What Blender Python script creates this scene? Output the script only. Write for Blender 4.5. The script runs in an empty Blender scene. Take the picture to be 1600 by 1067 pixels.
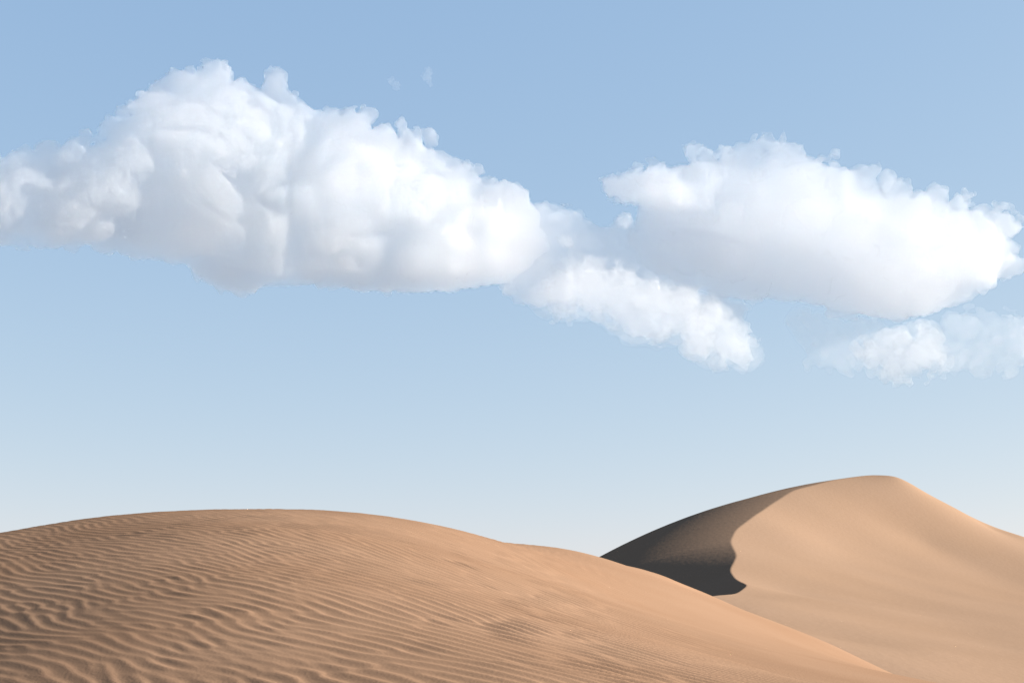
import bpy, math
import numpy as np
import openvdb

rng = np.random.default_rng(7)
scene = bpy.context.scene
C = scene.collection

# ------------------------------------------------------------------ camera
F = 2222.0                      # focal length in photo pixels (1600 wide)
PITCH = math.atan((960.0 - 533.5) / F)
EYE = 1.7
cam = bpy.data.cameras.new('camera')
cam.sensor_width = 36.0
cam.lens = 36.0 * F / 1600.0
cam.clip_start = 0.1
cam.clip_end = 60000.0
cam_o = bpy.data.objects.new('camera', cam)
cam_o.location = (0, 0, EYE)
cam_o.rotation_euler = (math.pi / 2 + PITCH, 0, 0)
C.objects.link(cam_o)
scene.camera = cam_o

# ------------------------------------------------------------------ light
SUN_EL = math.radians(19.5)
SUN_AZ = math.radians(82.0)     # clockwise from the view direction (+Y) towards +X
SKY_TONE = ((0.732, 0.555), (0.898, 0.40), (1.295, 0.22))
w = bpy.data.worlds.new('World'); scene.world = w; w.use_nodes = True
nt = w.node_tree
sky = nt.nodes.new('ShaderNodeTexSky'); sky.sky_type = 'NISHITA'
sky.sun_disc = False
sky.sun_elevation = SUN_EL; sky.sun_rotation = SUN_AZ
sky.altitude = 800.0; sky.air_density = 1.0; sky.dust_density = 0.5; sky.ozone_density = 2.0
bg = nt.nodes['Background']; bg.inputs['Strength'].default_value = 0.086
# pale, hazy daylight: the same tone curve over the whole sky
sep = nt.nodes.new('ShaderNodeSeparateColor'); comb = nt.nodes.new('ShaderNodeCombineColor')
nt.links.new(sky.outputs[0], sep.inputs[0])
for i, (a, p) in enumerate(SKY_TONE):
    pw = nt.nodes.new('ShaderNodeMath'); pw.operation = 'POWER'; pw.inputs[1].default_value = p
    mu = nt.nodes.new('ShaderNodeMath'); mu.operation = 'MULTIPLY'; mu.inputs[1].default_value = a
    nt.links.new(sep.outputs[i], pw.inputs[0]); nt.links.new(pw.outputs[0], mu.inputs[0]); nt.links.new(mu.outputs[0], comb.inputs[i])
nt.links.new(comb.outputs[0], bg.inputs['Color'])

sl = bpy.data.lights.new('sun', 'SUN'); sl.energy = 5.0; sl.angle = math.radians(0.53)
sl.color = (1.0, 0.945, 0.86)
so = bpy.data.objects.new('sun', sl); C.objects.link(so)
so.location = (60, 0, 40)
so.rotation_euler = (math.pi / 2 - SUN_EL, 0, math.pi - SUN_AZ)

scene.view_settings.view_transform = 'Standard'
scene.view_settings.look = 'None'
scene.view_settings.gamma = 1.0
scene.view_settings.use_curve_mapping = False
scene.view_settings.exposure = 2.35
scene.cycles.max_bounces = 32
scene.cycles.volume_bounces = 28
scene.cycles.sample_clamp_indirect = 11.0
scene.cycles.transparent_max_bounces = 64
scene.cycles.use_denoising = True

# ------------------------------------------------------------------ helpers
CP, SP = math.cos(PITCH), math.sin(PITCH)
def unproject(px, py, Y):
    """photo pixel + distance along the ground -> world point"""
    u = (px - 800.0) / F; v = (533.5 - py) / F
    dy = CP - v * SP; dz = SP + v * CP
    return np.array([u / dy * Y, Y, EYE + dz / dy * Y])

def tps_fit(pts, smooth=0.0):
    P = np.asarray(pts, float)
    xy = P[:, :2]; n = len(P)
    r2 = ((xy[:, None] - xy[None]) ** 2).sum(-1)
    K = 0.5 * r2 * np.log(r2 + 1e-12) + np.eye(n) * smooth
    Q = np.hstack([np.ones((n, 1)), xy])
    M = np.zeros((n + 3, n + 3)); M[:n, :n] = K; M[:n, n:] = Q; M[n:, :n] = Q.T
    c = np.linalg.solve(M, np.concatenate([P[:, 2], np.zeros(3)]))
    def ev(X, Y):
        Z = c[n] + c[n + 1] * X + c[n + 2] * Y
        for (a, b), k in zip(xy, c[:n]):
            q = (X - a) ** 2 + (Y - b) ** 2
            Z = Z + k * 0.5 * q * np.log(q + 1e-12)
        return Z
    return ev

def smoothstep(a, b, x):
    t = np.clip((x - a) / float(b - a), 0, 1)
    return t * t * (3 - 2 * t)

def sample(img, x0, y0, h, X, Y):
    """bilinear, wrapping"""
    fx = (X - x0) / h; fy = (Y - y0) / h
    ix = np.floor(fx).astype(int); iy = np.floor(fy).astype(int)
    tx = fx - ix; ty = fy - iy
    ny, nx = img.shape
    a = img[iy % ny, ix % nx]; b = img[iy % ny, (ix + 1) % nx]
    c = img[(iy + 1) % ny, ix % nx]; d = img[(iy + 1) % ny, (ix + 1) % nx]
    return (a * (1 - tx) + b * tx) * (1 - ty) + (c * (1 - tx) + d * tx) * ty

def grid_mesh(name, X, Y, Z, mat):
    ny, nx = X.shape
    co = np.stack([X, Y, Z], -1).reshape(-1, 3).astype(np.float32)
    i = np.arange(ny * nx).reshape(ny, nx)
    f = np.stack([i[:-1, :-1], i[:-1, 1:], i[1:, 1:], i[1:, :-1]], -1).reshape(-1, 4).astype(np.int32)
    return raw_mesh(name, co, f, mat)

def raw_mesh(name, co, quads, mat, tris=None):
    me = bpy.data.meshes.new(name)
    nq = len(quads); ntri = 0 if tris is None else len(tris)
    loops = quads.reshape(-1)
    starts = np.arange(nq, dtype=np.int32) * 4
    if ntri:
        loops = np.concatenate([loops, tris.reshape(-1)])
        starts = np.concatenate([starts, nq * 4 + np.arange(ntri, dtype=np.int32) * 3])
    me.vertices.add(len(co)); me.vertices.foreach_set('co', np.ascontiguousarray(co, np.float32).reshape(-1))
    me.loops.add(len(loops)); me.loops.foreach_set('vertex_index', loops.astype(np.int32))
    me.polygons.add(nq + ntri); me.polygons.foreach_set('loop_start', starts.astype(np.int32))
    me.update(calc_edges=True)
    me.polygons.foreach_set('use_smooth', np.ones(nq + ntri, bool))
    me.materials.append(mat)
    o = bpy.data.objects.new(name, me); C.objects.link(o)
    return o

# ------------------------------------------------------------------ materials
def sand_material(name, base, dark, grain_scale, bump, patch_scale):
    m = bpy.data.materials.new(name); m.use_nodes = True
    t = m.node_tree; N = t.nodes; L = t.links
    b = N['Principled BSDF']
    b.inputs['Roughness'].default_value = 0.95
    b.inputs['Diffuse Roughness'].default_value = 0.0
    b.inputs['Specular IOR Level'].default_value = 0.0
    tc = N.new('ShaderNodeTexCoord')
    n1 = N.new('ShaderNodeTexNoise'); n1.inputs['Scale'].default_value = patch_scale; n1.inputs['Detail'].default_value = 5
    n2 = N.new('ShaderNodeTexNoise'); n2.inputs['Scale'].default_value = grain_scale; n2.inputs['Detail'].default_value = 3
    L.new(tc.outputs['Object'], n1.inputs['Vector']); L.new(tc.outputs['Object'], n2.inputs['Vector'])
    ad = N.new('ShaderNodeMath'); ad.operation = 'MULTIPLY_ADD'
    L.new(n2.outputs['Fac'], ad.inputs[0]); ad.inputs[1].default_value = 0.5
    L.new(n1.outputs['Fac'], ad.inputs[2])
    cr = N.new('ShaderNodeValToRGB')
    cr.color_ramp.elements[0].position = 0.5; cr.color_ramp.elements[0].color = (*dark, 1)
    cr.color_ramp.elements[1].position = 1.0; cr.color_ramp.elements[1].color = (*base, 1)
    L.new(ad.outputs[0], cr.inputs[0]); L.new(cr.outputs[0], b.inputs['Base Color'])
    bp = N.new('ShaderNodeBump'); bp.inputs['Strength'].default_value = 1.0; bp.inputs['Distance'].default_value = bump
    L.new(n2.outputs['Fac'], bp.inputs['Height']); L.new(bp.outputs[0], b.inputs['Normal'])
    return m

SAND = sand_material('rippled sand', (0.156, 0.0970, 0.0630), (0.139, 0.0830, 0.0520), 60.0, 0.002, 0.5)
SAND_FAR = sand_material('smooth sand', (0.162, 0.1080, 0.0745), (0.154, 0.1005, 0.0670), 4.0, 0.009, 0.12)

# ------------------------------------------------------------------ desert floor
gr = sand_material('gravel plain', (0.135, 0.108, 0.088), (0.10, 0.082, 0.068), 0.5, 0.02, 0.01)
ax = np.concatenate([-np.geomspace(30000, 60, 60), np.linspace(-50, 50, 41), np.geomspace(60, 30000, 60)])
GX, GY = np.meshgrid(ax, ax)
GZ = -6.0 + 1.5 * np.sin(GX / 140) * np.cos(GY / 170 + 1)
FLOOR = -9.0
g = grid_mesh('desert_ground', GX, GY, GZ, gr); g['kind'] = 'structure'

# ------------------------------------------------------------------ near dune
near_sky = [(-500, 905, 15), (-250, 868, 16), (0, 832.73, 17), (100, 815.68, 17.5), (200, 805.54, 18), (300, 801.25, 18.5), (400, 796.85, 19), (500, 797.29, 19.5), (600, 805.98, 20), (700, 824.14, 21), (780, 846.62, 22.5),
            (820, 850.16, 24.5), (860, 855.86, 25.5), (942, 876.0, 26.5), (1000, 888.03, 27), (1050, 905.6, 27), (1108, 944.61, 26.5), (1170, 965.4, 26), (1232, 981.42, 25), (1300, 1006.96, 24), (1360, 1042.74, 22), (1469, 1068.43, 18)]
near_pts = [unproject(*p) for p in near_sky]
near_pts += [unproject(*p) for p in [
    (-300, 1067, 8.8), (0, 1067, 7.5), (400, 1067, 7), (800, 1067, 7), (1000, 1067, 7.6), (1200, 1067, 9.5),
    (0, 920, 11.3), (400, 905, 10.5), (700, 930, 10.8), (900, 975, 11), (1050, 1005, 12.5),
    (0, 855, 14.6), (400, 827, 14), (650, 850, 15), (850, 903, 17), (1000, 945, 19), (1150, 990, 19)]]
near_pts += [np.array(p, float) for p in [(0, 0, 0), (-4, 0, -0.2), (4, 0, -0.1), (0, 3.5, 0.66), (-3, 3.5, 0.3), (3, 3.5, 0.6), (9, 8, 0.4), (12, 14, 0.0), (0, -6, -1.0)]]
# behind the crests the sand falls away
for p in [(-250, 868, 16), (0, 832, 17), (200, 803, 18), (400, 795, 19), (600, 806, 20)]:
    a = unproject(*p)
    near_pts.append(a + [0.6, 6, -0.45]); near_pts.append(a + [1, 14, -2.2]); near_pts.append(a + [1, 24, -5.0])
for p in near_sky[12:][::2]:
    a = unproject(*p)
    near_pts.append(a + [1.2, 3, -0.35]); near_pts.append(a + [3, 8, -2.0]); near_pts.append(a + [5, 14, -4.2])
near_base = tps_fit(near_pts, 0.02)

# wind ripples: narrow-band noise, its phase gives the crests and their junctions
RH = 0.02; RNX, RNY = 2160, 2048          # tile of 43 x 41 m
kx = np.fft.fftfreq(RNX, RH)[None, :]; ky = np.fft.fftfreq(RNY, RH)[:, None]
def ripple_field(lam, ang, bw_r, bw_t, seed):
    """complex narrow-band field; wave vector at angle ang from +X"""
    r = np.random.default_rng(seed)
    wn = np.fft.fft2(r.standard_normal((RNY, RNX)))
    ca, sa = math.cos(ang), math.sin(ang)
    kp = kx * ca + ky * sa; kt = -kx * sa + ky * ca
    k0 = 1.0 / lam
    flt = np.exp(-0.5 * ((kp - k0) / (bw_r * k0)) ** 2 - 0.5 * (kt / (bw_t * k0)) ** 2) * (kp > 0)
    z = np.fft.ifft2(wn * flt)
    return z / np.sqrt((np.abs(z) ** 2).mean())
def lowpass(lam, seed):
    r = np.random.default_rng(seed)
    k2 = kx ** 2 + ky ** 2
    z = np.fft.ifft2(np.fft.fft2(r.standard_normal((RNY, RNX))) * np.exp(-0.5 * k2 * lam ** 2)).real
    return z / z.std()
def profile(z):
    """long gentle windward side, short steep lee"""
    ph = np.angle(z)
    s = (np.cos(ph) + 0.28 * np.cos(2 * ph - 0.9) + 0.08 * np.cos(3 * ph - 1.6))
    a = np.abs(z)
    return s * a / np.sqrt(a * a + 0.12)

r_left = profile(ripple_field(0.115, math.radians(36), 0.14, 0.15, 8))
r_mid = profile(ripple_field(0.138, math.radians(42), 0.13, 0.14, 2))
r_right = profile(ripple_field(0.175, math.radians(53), 0.12, 0.11, 3))
r_long = profile(ripple_field(0.62, math.radians(28), 0.30, 0.40, 6))
r_irr = profile(ripple_field(0.40, math.radians(60), 0.25, 0.30, 7))
l1 = lowpass(0.9, 4); l2 = lowpass(2.5, 5)

def near_ripple(X, Y):
    wx = X + 0.035 * sample(l2, 0, 0, RH, X, Y); wy = Y + 0.035 * sample(l2, 9, 5, RH, X, Y)
    n1 = sample(l1, 0, 0, RH, X, Y)
    u = X / np.maximum(Y, 1.0) + 0.03 * n1
    wl = 1 - smoothstep(-0.26, -0.08, u); wr = smoothstep(-0.06, 0.10, u); wm = 1 - wl - wr
    m = wl * sample(r_left, 0, 0, RH, wx, wy) + wm * sample(r_mid, 0, 0, RH, wx, wy) + wr * sample(r_right, 0, 0, RH, wx, wy)
    m = m / np.sqrt(wl ** 2 + wm ** 2 + wr ** 2)
    big = sample(r_long, 0, 0, RH, wx, wy)
    irr = 1 - smoothstep(-0.15, 0.05, u)
    amp = (0.0052 - 0.0025 * wl + 0.0052 * wr) * (1 + 0.08 * n1) * (1 - 0.2 * smoothstep(11.0, 17.5, Y))
    # the ripples die out on the smooth flank to the right
    d = X - (3.4 - 0.17 * Y)
    fade = 1 - smoothstep(-0.8, 2.8, d + 0.2 * n1)
    return (amp * m + 0.0012 * irr * big) * fade

def near_height(X, Y):
    return near_base(X, Y)

# rows closer together near the camera
nv, nu = 700, 980
t = np.linspace(0, 1, nv)
yy = np.interp(t, [0, .02, .06, .87, .97, 1], [-36.0, -6.0, 5.5, 21.0, 42.0, 70.0])
uu = np.interp(np.linspace(0, 1, nu), [0, .05, .95, 1], [-2.2, -0.40, 0.42, 2.2])
YY, UU = np.meshgrid(yy, uu, indexing='ij')
XX = UU * (np.sqrt(YY ** 2 + 36.0) + 1.0)
ZZ = near_height(XX, YY) + near_ripple(XX, YY)
# out of view the dune runs out into the plain
edge = smoothstep(2.2, 0.42, np.abs(UU)) * smoothstep(-36, -3, YY) * smoothstep(70, 34, YY)
ZZ = FLOOR + (np.clip(ZZ, FLOOR, 6.0) - FLOOR) * edge
o = grid_mesh('sand_dune', XX, YY, ZZ, SAND)
o['kind'] = 'structure'; o['label'] = 'near tan sand dune covered with wind ripples'

# ------------------------------------------------------------------ far dune
crest_px = [(1335, 745, 94), (1300, 750, 92), (1240, 765, 88), (1205, 787, 84), (1180, 805, 80), (1150, 826, 76), (1141, 845, 72), (1152, 868, 67), (1140, 890, 62), (1150, 905, 58.5), (1170, 914, 56), (1150, 927, 52), (1108, 932, 48)]
far_pts = [unproject(*p) for p in crest_px]
far_sky = [(1370, 742.84, 95.5), (1400, 745.07, 95.5), (1425, 756.25, 95.3), (1450, 771.0, 95), (1500, 797.57, 94.5), (1550, 827, 94), (1600, 840.65, 94), (1750, 903.38, 93), (2000, 960, 90)]
far_pts += [unproject(*p) for p in far_sky]
far_pts += [unproject(*p) for p in [
    (1300, 850, 79), (1450, 850, 86), (1600, 900, 82), (1250, 930, 57), (1400, 950, 58), (1600, 985, 55), (1800, 1000, 57),
    (1300, 1000, 40), (1450, 1020, 39), (1600, 1067, 36), (1800, 1090, 36), (1150, 985, 38), (1000, 1010, 38)]]
for p in [(1300, 750, 92)] + far_sky[::2]:
    a = unproject(*p); far_pts.append(a + [0.5, 12, -0.5]); far_pts.append(a + [1, 34, -5])
stoss = tps_fit(far_pts, 0.0)
cp = np.array([unproject(*p) for p in crest_px])[::-1]
def smooth_curve(y, Y, V, k=1.2):
    """gaussian-smoothed interpolation of V(Y)"""
    ys = np.linspace(-10, 140, 3001)
    base = np.interp(ys, Y, V)
    lo = V[0] + (ys - Y[0]) * (V[1] - V[0]) / (Y[1] - Y[0]); hi = V[-1] + (ys - Y[-1]) * (V[-1] - V[-3]) / (Y[-1] - Y[-3])
    base = np.where(ys < Y[0], lo, np.where(ys > Y[-1], hi, base))
    g = np.exp(-0.5 * (np.arange(-80, 81) * 0.05 / k) ** 2); g /= g.sum()
    pad = np.pad(base, 80, mode='reflect', reflect_type='odd')
    return np.interp(y, ys, np.convolve(pad, g, 'valid'))
def slip(X, Y):
    xc = smooth_curve(Y, cp[:, 1], cp[:, 0], 0.8)
    zc = stoss(xc, Y)
    d = xc - X
    a0 = np.interp(Y, [45, 52, 57, 64, 72, 95], [0.75, 0.65, 0.50, 0.34, 0.185, 0.115])
    c = np.interp(Y, [45, 60, 72, 95], [0.02, 0.02, 0.0165, 0.0165])
    dp = np.maximum(d, 0)
    return zc - (a0 * d + c * dp ** 2)

def far_height(X, Y):
    return np.minimum(stoss(X, Y), slip(X, Y))

def far_detail(X, Y):
    on_slip = smoothstep(0.0, 0.10, stoss(X, Y) - slip(X, Y))
    c = sample(r_irr, 3, 3, RH * 2.2, X, Y)
    n = sample(l1, 0, 0, RH * 6, X, Y)
    return (0.0015 * c) * on_slip + (0.006 * n + 0.035 * sample(l2, 0, 7, RH * 5, X, Y)) * (1 - on_slip) * smoothstep(0, 4, stoss(X, Y) * 0 + np.abs(stoss(X, Y) - slip(X, Y)) * 2)

nv, nu = 560, 500
yy = np.interp(np.linspace(0, 1, nv), [0, .06, .94, 1], [2.0, 26.0, 112.0, 190.0])
uu = np.interp(np.linspace(0, 1, nu), [0, .06, .93, 1], [-0.45, 0.03, 0.42, 1.4])
YY, UU = np.meshgrid(yy, uu, indexing='ij')
XX = UU * YY
ZZ = far_height(XX, YY) + far_detail(XX, YY)
edge = smoothstep(1.4, 0.42, UU) * smoothstep(190, 108, YY) * smoothstep(2, 28, YY)
ZZ = FLOOR + (np.clip(ZZ, FLOOR, 14.0) - FLOOR) * edge
o = grid_mesh('sand_dune', XX, YY, ZZ, SAND_FAR)
o['kind'] = 'structure'; o['label'] = 'far sand dune with a dark shaded face and winding crest'

#CLOUDS
# ------------------------------------------------------------------ clouds
def cloud_material(name, density, aniso=0.3, albedo=(1.0, 1.0, 1.0), skin=0.02):
    m = bpy.data.materials.new(name); m.use_nodes = True
    t = m.node_tree; N = t.nodes; L = t.links
    N.remove(N['Principled BSDF'])
    out = N['Material Output']
    tr = N.new('ShaderNodeBsdfTransparent'); df = N.new('ShaderNodeBsdfDiffuse'); df.inputs['Color'].default_value = (0.8, 0.8, 0.8, 1)
    mx = N.new('ShaderNodeMixShader'); mx.inputs[0].default_value = skin
    L.new(tr.outputs[0], mx.inputs[1]); L.new(df.outputs[0], mx.inputs[2]); L.new(mx.outputs[0], out.inputs['Surface'])
    vs = N.new('ShaderNodeVolumeScatter'); vs.inputs['Color'].default_value = (*albedo, 1)
    vs.inputs['Density'].default_value = density; vs.inputs['Anisotropy'].default_value = aniso
    L.new(vs.outputs[0], out.inputs['Volume'])
    return m

def poly_distance(poly, X, Z):
    """signed distance to a closed outline, positive inside"""
    P = np.asarray(poly, float); Q = np.roll(P, -1, 0)
    best = np.full(X.shape, 1e18); inside = np.zeros(X.shape, bool)
    for (ax_, az_), (bx_, bz_) in zip(P, Q):
        ex, ez = bx_ - ax_, bz_ - az_
        t_ = np.clip(((X - ax_) * ex + (Z - az_) * ez) / (ex * ex + ez * ez + 1e-9), 0, 1)
        best = np.minimum(best, (X - ax_ - t_ * ex) ** 2 + (Z - az_ - t_ * ez) ** 2)
        c_ = (az_ > Z) != (bz_ > Z)
        with np.errstate(divide='ignore', invalid='ignore'):
            inside ^= c_ & (X < ex * (Z - az_) / (ez if ez else 1e-9) + ax_)
    return np.where(inside, 1, -1) * np.sqrt(best)

def noise_bands(shape, h, lams, r):
    wn = np.fft.rfftn(r.standard_normal(shape).astype(np.float32))
    k2 = (np.fft.fftfreq(shape[0], h)[:, None, None] ** 2 + np.fft.fftfreq(shape[1], h)[None, :, None] ** 2 + np.fft.rfftfreq(shape[2], h)[None, None, :] ** 2)
    k = np.sqrt(k2).astype(np.float32)
    out = []
    for lam in lams:
        f = np.exp(-0.5 * ((k * lam - 1.0) / 0.35) ** 2)
        z = np.fft.irfftn(wn * f, s=shape).astype(np.float32)
        out.append(z / z.std())
    return out

def build_cloud(name, outline, Y0, h, mat, seed, rbig=260.0, depth=0.9, nspheres=160, amps=(30, 15, 8, 4), lams=(210, 105, 52, 28), bottom=0.45, shrink=16.0, iso=0.0, keep_min=600, grow=0.0, inset=0.35, sphere=(0.3, 0.6), relief=0.0, yaw=0.0):
    r = np.random.default_rng(seed)
    # the outline lies in an upright plane through (Xc, Y0), turned by yaw
    ca, sa = math.cos(math.radians(yaw)), math.sin(math.radians(yaw))
    mid = 0.5 * (min(p[0] for p in outline) + max(p[0] for p in outline))
    Xc = unproject(mid, 400, Y0)[0]
    W = []
    for px, py in outline:
        q = unproject(px, py, 1.0)
        Yp = (Y0 * ca - Xc * sa) / (ca - q[0] * sa)
        p = unproject(px, py, Yp); W.append(((p[0] - Xc) * ca + (p[1] - Y0) * sa, p[2]))
    W = np.array(W)
    pad = 60.0
    x0, z0 = W.min(0) - pad; x1, z1 = W.max(0) + pad
    xs = np.arange(x0, x1, h); zs = np.arange(z0, z1, h)
    GX, GZ = np.meshgrid(xs, zs, indexing='ij')
    D = poly_distance(W, GX, GZ) - shrink
    Dm = D.max(); R_ = min(rbig, Dm)
    Dc = np.clip(D, 0, R_)
    T = np.where(D > 0, depth * np.sqrt(np.maximum(Dc * (2 * R_ - Dc), 0)), 0)
    ymax = depth * R_ * 1.25 + 70
    ys = np.arange(-ymax, ymax, h)
    # base body, about a signed distance
    Ya = np.abs(ys)[None, :, None]
    gz = np.sqrt(np.maximum(R_ - Dc, 0) ** 2 / 1.0)[:, None, :]
    rad = np.sqrt(gz ** 2 + (Ya / depth) ** 2)
    phi = np.where((D > 0)[:, None, :], R_ - rad, D[:, None, :] - Ya * 0.3).astype(np.float32)
    # billows
    cand = np.argwhere(D > 0.12 * R_)
    wts = np.ones(len(cand)) / len(cand)
    for i in range(nspheres):
        a, b = cand[r.choice(len(cand))]
        d = D[a, b]
        rr = min(d * r.uniform(0.75, 1.02), R_ * r.uniform(*sphere))
        tl = max(T[a, b] - inset * rr, 0)
        yc = -tl * (1 if r.random() < 0.6 else -1)
        cx, cz = xs[a], zs[b]
        i0, i1 = np.searchsorted(xs, [cx - rr * 1.3, cx + rr * 1.3]); j0, j1 = np.searchsorted(ys, [yc - rr * 1.3, yc + rr * 1.3]); k0, k1 = np.searchsorted(zs, [cz - rr * 1.3, cz + rr * 1.3])
        if i1 <= i0 or j1 <= j0 or k1 <= k0: continue
        q = rr - np.sqrt((xs[i0:i1, None, None] - cx) ** 2 + (ys[None, j0:j1, None] - yc) ** 2 + (zs[None, None, k0:k1] - cz) ** 2)
        sub = phi[i0:i1, j0:j1, k0:k1]
        kk = 14.0
        hh = np.clip(0.5 + 0.5 * (q - sub) / kk, 0, 1)
        phi[i0:i1, j0:j1, k0:k1] = sub * (1 - hh) + q * hh + kk * hh * (1 - hh)
    # cauliflower detail, calmer on the underside
    zt = (zs - zs.min()) / (zs.max() - zs.min())
    wgt = (bottom + (1 - bottom) * smoothstep(0.25, 0.6, zt))[None, None, :].astype(np.float32)
    front = (1 + relief * smoothstep(0.25, 0.9, np.abs(ys)[None, :, None] / np.maximum(T, 40)[:, None, :])).astype(np.float32)
    bands = noise_bands(phi.shape, h, lams, r)
    for q_, (b_, a_) in enumerate(zip(bands, amps)):
        f_ = np.minimum(np.abs(b_), 1.5) - 0.85 if q_ < 2 else 0.62 * np.clip(b_, -2, 2)
        phi += (a_ * wgt * front * f_).astype(np.float32)
    phi -= iso
    if grow: phi += np.float32(grow) * (1 - smoothstep(0.30, 0.60, zt))[None, None, :].astype(np.float32)
    # nothing reaches the box
    phi[[0, -1]] = -20; phi[:, [0, -1]] = -20; phi[:, :, [0, -1]] = -20
    g_ = openvdb.FloatGrid(100.0)
    g_.copyFromArray(np.ascontiguousarray(-phi))
    pts, tri, quad = g_.convertToPolygons(0.0, 0.0)
    pts = np.asarray(pts); quad = np.asarray(quad, np.int64).reshape(-1, 4); tri = np.asarray(tri, np.int64).reshape(-1, 3)
    # keep the body, drop loose crumbs: label propagation over the faces
    lab = np.arange(len(pts))
    for _ in range(400):
        m_ = lab[quad].min(1); new = lab.copy()
        for c_ in range(4): np.minimum.at(new, quad[:, c_], m_)
        new = new[new]
        if (new == lab).all(): break
        lab = new
    cnt = np.bincount(lab, minlength=len(pts)); keep = cnt[lab] > keep_min
    quad = quad[keep[quad].all(1)]; tri = tri[keep[tri].all(1)] if len(tri) else tri
    remap = np.cumsum(keep) - 1
    pts = pts[keep] * h; quad = remap[quad]; tri = remap[tri] if len(tri) else tri
    lc = pts + np.array([xs[0], ys[0], zs[0]])
    base = np.array([Xc, Y0, z0])
    co = np.stack([lc[:, 0] * ca - lc[:, 1] * sa, lc[:, 0] * sa + lc[:, 1] * ca, lc[:, 2] - z0], -1)
    o = raw_mesh(name, co, np.asarray(quad, np.int32).copy(), mat, np.asarray(tri, np.int32).copy() if len(tri) else None)
    o.location = base
    print('CLOUD', name, len(co), len(quad), phi.shape)
    return o

LEFT = [(-190, 280), (-80, 245), (0, 236), (30, 218), (80, 212), (125, 216), (155, 208), (178, 188), (205, 150), (225, 125), (250, 118), (268, 102), (285, 100), (300, 112), (335, 112), (345, 98), (355, 97), (370, 120), (395, 122), (430, 122), (450, 140), (470, 155), (500, 172), (540, 178), (580, 190), (620, 207), (650, 208), (690, 232), (720, 255), (735, 275), (760, 275), (790, 278), (820, 300), (838, 318), (850, 340), (850, 380), (835, 420),
        (800, 452), (740, 458), (690, 462), (620, 465), (560, 460), (500, 452), (440, 455), (390, 463), (350, 462), (320, 440), (290, 425), (240, 415), (190, 405), (150, 392), (100, 390), (50, 392), (0, 392), (-80, 398), (-190, 385)]
RIGHT = [(940, 283), (955, 273), (985, 268), (1010, 262), (1040, 262), (1050, 245), (1075, 240), (1095, 228), (1115, 225), (1125, 236), (1145, 218), (1175, 220), (1190, 228), (1215, 222), (1250, 222), (1275, 240), (1295, 255), (1310, 255), (1340, 260), (1360, 280), (1390, 292), (1435, 298), (1460, 310), (1500, 322), (1540, 335), (1560, 338), (1575, 355), (1572, 370), (1590, 390), (1598, 410), (1598, 432),
         (1570, 440), (1545, 455), (1510, 485), (1470, 490), (1430, 500), (1380, 508), (1340, 500), (1300, 490), (1240, 480), (1180, 475), (1130, 472), (1080, 460), (1040, 440), (1000, 420), (975, 390), (970, 360), (990, 340), (990, 318), (950, 303)]
STREAK = [(830, 470), (850, 440), (880, 420), (900, 405), (920, 402), (950, 418), (1000, 428), (1040, 445), (1080, 455), (1110, 472), (1150, 495), (1180, 530), (1184, 555), (1165, 570), (1120, 570), (1090, 560), (1060, 535), (1030, 535), (1020, 525), (985, 530), (960, 515), (940, 495), (900, 490), (860, 492)]
LOW = [(1230, 490), (1260, 480), (1300, 490), (1330, 505), (1380, 515), (1440, 525), (1480, 505), (1520, 488), (1555, 490), (1560, 515), (1600, 510), (1650, 515), (1700, 540), (1650, 570), (1560, 570), (1500, 575), (1470, 588), (1420, 600), (1385, 598), (1370, 578), (1340, 575), (1300, 580), (1275, 570), (1250, 550), (1235, 520)]

TINT = (1.0, 0.965, 0.935)
CUMULUS = cloud_material('cumulus', 0.042, 0.963, TINT)
CUMULUS_RIGHT = cloud_material('bright cumulus', 0.030, 0.969, TINT)
THIN = cloud_material('thin cloud', 0.017, 0.958, TINT)
GREY = cloud_material('grey cloud veil', 0.0052, 0.9, TINT, 0.003)
WISP = cloud_material('cloud wisp', 0.0022, 0.8, TINT, 0.003)
PUFFY = cloud_material('cloud puff', 0.014, 0.88, TINT)
SHRED = cloud_material('cloud shred', 0.0045, 0.85, TINT, 0.003)
VEIL = cloud_material('cloud veil', 0.0120, 0.92, TINT, 0.003)

def tag(o, label):
    o['label'] = label; o['category'] = 'cloud'; o['group'] = 'clouds over the dunes'
    return o
def part(o, parent):
    bpy.context.view_layer.update()
    o.parent = parent
    o.location = np.array(o.location) - np.array(parent.location)
    return o
BIG = dict(amps=(30, 15, 7, 3), lams=(210, 105, 50, 26), depth=0.42, relief=0.7, nspheres=190, bottom=0.38, keep_min=6000)
SMALL = dict(nspheres=40, shrink=4, amps=(26, 18, 11, 7), lams=(160, 85, 42, 20), bottom=1.0, depth=0.6)

a = tag(build_cloud('cloud', LEFT, 5000, 7.5, CUMULUS, 11, yaw=29, **BIG), 'largest white cumulus cloud, at the left above the near dune')

b = tag(build_cloud('cloud', RIGHT, 5100, 7.5, CUMULUS_RIGHT, 12, yaw=13, **BIG), 'second largest white cumulus cloud, at the right above the far dune')
TIP = [(938, 284), (955, 272), (985, 266), (1010, 260), (1045, 260), (1065, 280), (1090, 315), (1070, 332), (1030, 326), (995, 320), (970, 312), (948, 304)]
part(build_cloud('cloud_lobe', TIP, 4780, 6.0, CUMULUS, 27, **dict(BIG, nspheres=40, shrink=3, depth=0.9, amps=(14, 10, 7, 4), lams=(120, 70, 40, 20), keep_min=800)), b)

c = tag(build_cloud('cloud', STREAK, 4500, 6.0, THIN, 13, **SMALL), 'small ragged white cloud streak hanging below and between the two largest clouds')
part(build_cloud('wisp', [(px, py + 4) for px, py in STREAK], 4500, 10.0, WISP, 23, shrink=-14, amps=(22, 12), lams=(160, 80), bottom=1.0, nspheres=10, keep_min=200), c)

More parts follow.
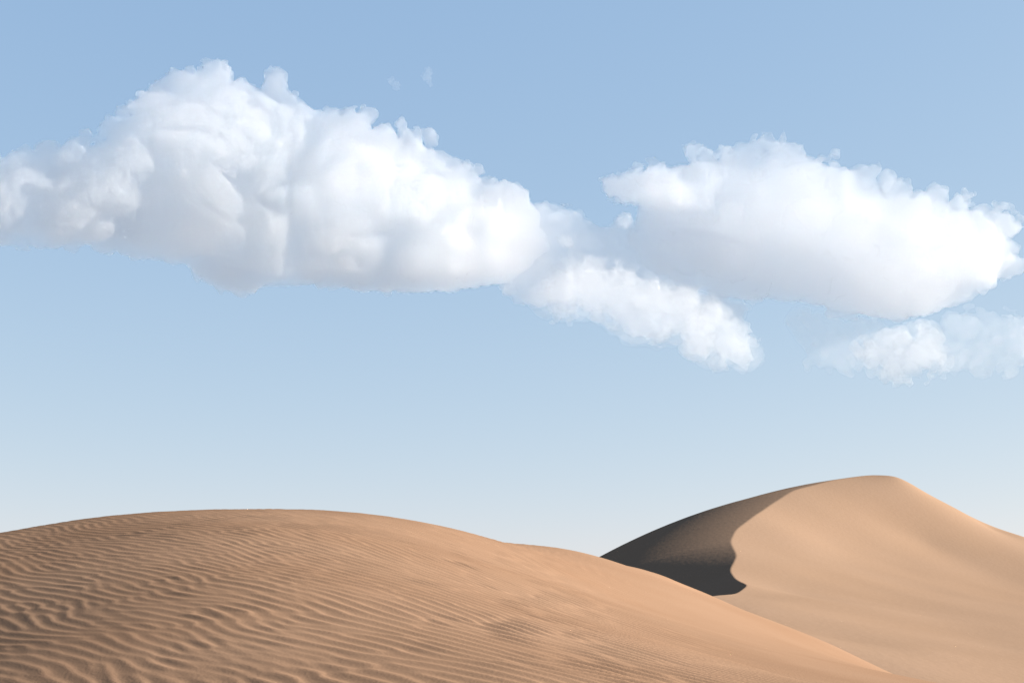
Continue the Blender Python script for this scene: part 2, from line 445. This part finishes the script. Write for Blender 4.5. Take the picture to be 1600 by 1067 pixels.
PUFF = [(1325, 545), (1345, 530), (1375, 522), (1410, 515), (1445, 520), (1475, 530), (1490, 550), (1480, 575), (1450, 588), (1415, 600), (1388, 598), (1372, 580), (1340, 572)]
LOW = [(1215, 490), (1260, 478), (1330, 492), (1400, 505), (1470, 498), (1530, 482), (1600, 492), (1700, 505), (1710, 560), (1600, 580), (1500, 585), (1400, 585), (1310, 588), (1265, 572), (1235, 535)]
d = tag(build_cloud('cloud', PUFF, 4600, 6.0, THIN, 14, **SMALL), 'low ragged grey white cloud under the right cumulus, nearest the far dune')
part(build_cloud('wisp', LOW, 5120, 9.0, GREY, 24, shrink=2, rbig=70, amps=(26, 18, 9), lams=(190, 95, 48), bottom=1.0, nspheres=26, depth=0.6, keep_min=200), d)

BRIDGE = [(790, 325), (850, 318), (900, 326), (940, 350), (985, 340), (1020, 390), (1090, 450), (1170, 480), (1150, 510), (1060, 492), (980, 470), (900, 455), (850, 485), (780, 465)]
tag(build_cloud('cloud', BRIDGE, 5100, 9.0, VEIL, 15, nspheres=30, shrink=0, rbig=90, amps=(16, 9, 5), lams=(180, 90, 45), bottom=1.0), 'thin grey veil of cloud joining the two largest clouds')

def scrap(outline, Y0, seed, mat, label):
    return tag(build_cloud('cloud', outline, Y0, 3.0, mat, seed, rbig=30, nspheres=12, shrink=0, amps=(6, 4, 3), lams=(40, 22, 12), bottom=1.0, keep_min=20), label)
scrap([(655, 122), (662, 112), (670, 104), (679, 108), (674, 118), (677, 132), (672, 136), (666, 128)], 5000, 41, SHRED, 'tiny wisp of cloud alone in the blue above the largest cloud')
scrap([(603, 124), (612, 120), (622, 128), (628, 138), (620, 141), (610, 133)], 5000, 42, SHRED, 'faintest tiny wisp of cloud, left of the other wisp above the largest cloud')
scrap([(870, 372), (880, 366), (890, 370), (896, 380), (888, 388), (876, 386)], 4500, 43, PUFFY, 'tiny bright cloud puff in front of the grey veil, nearest the left cloud')
scrap([(960, 345), (972, 333), (986, 335), (990, 345), (980, 356), (966, 354)], 4700, 44, PUFFY, 'tiny white cloud puff beside the left tip of the right cumulus')
scrap([(866, 320), (876, 316), (888, 317), (892, 322), (880, 325)], 4700, 45, PUFFY, 'tiny flat cloud scrap in the gap between the two largest clouds')
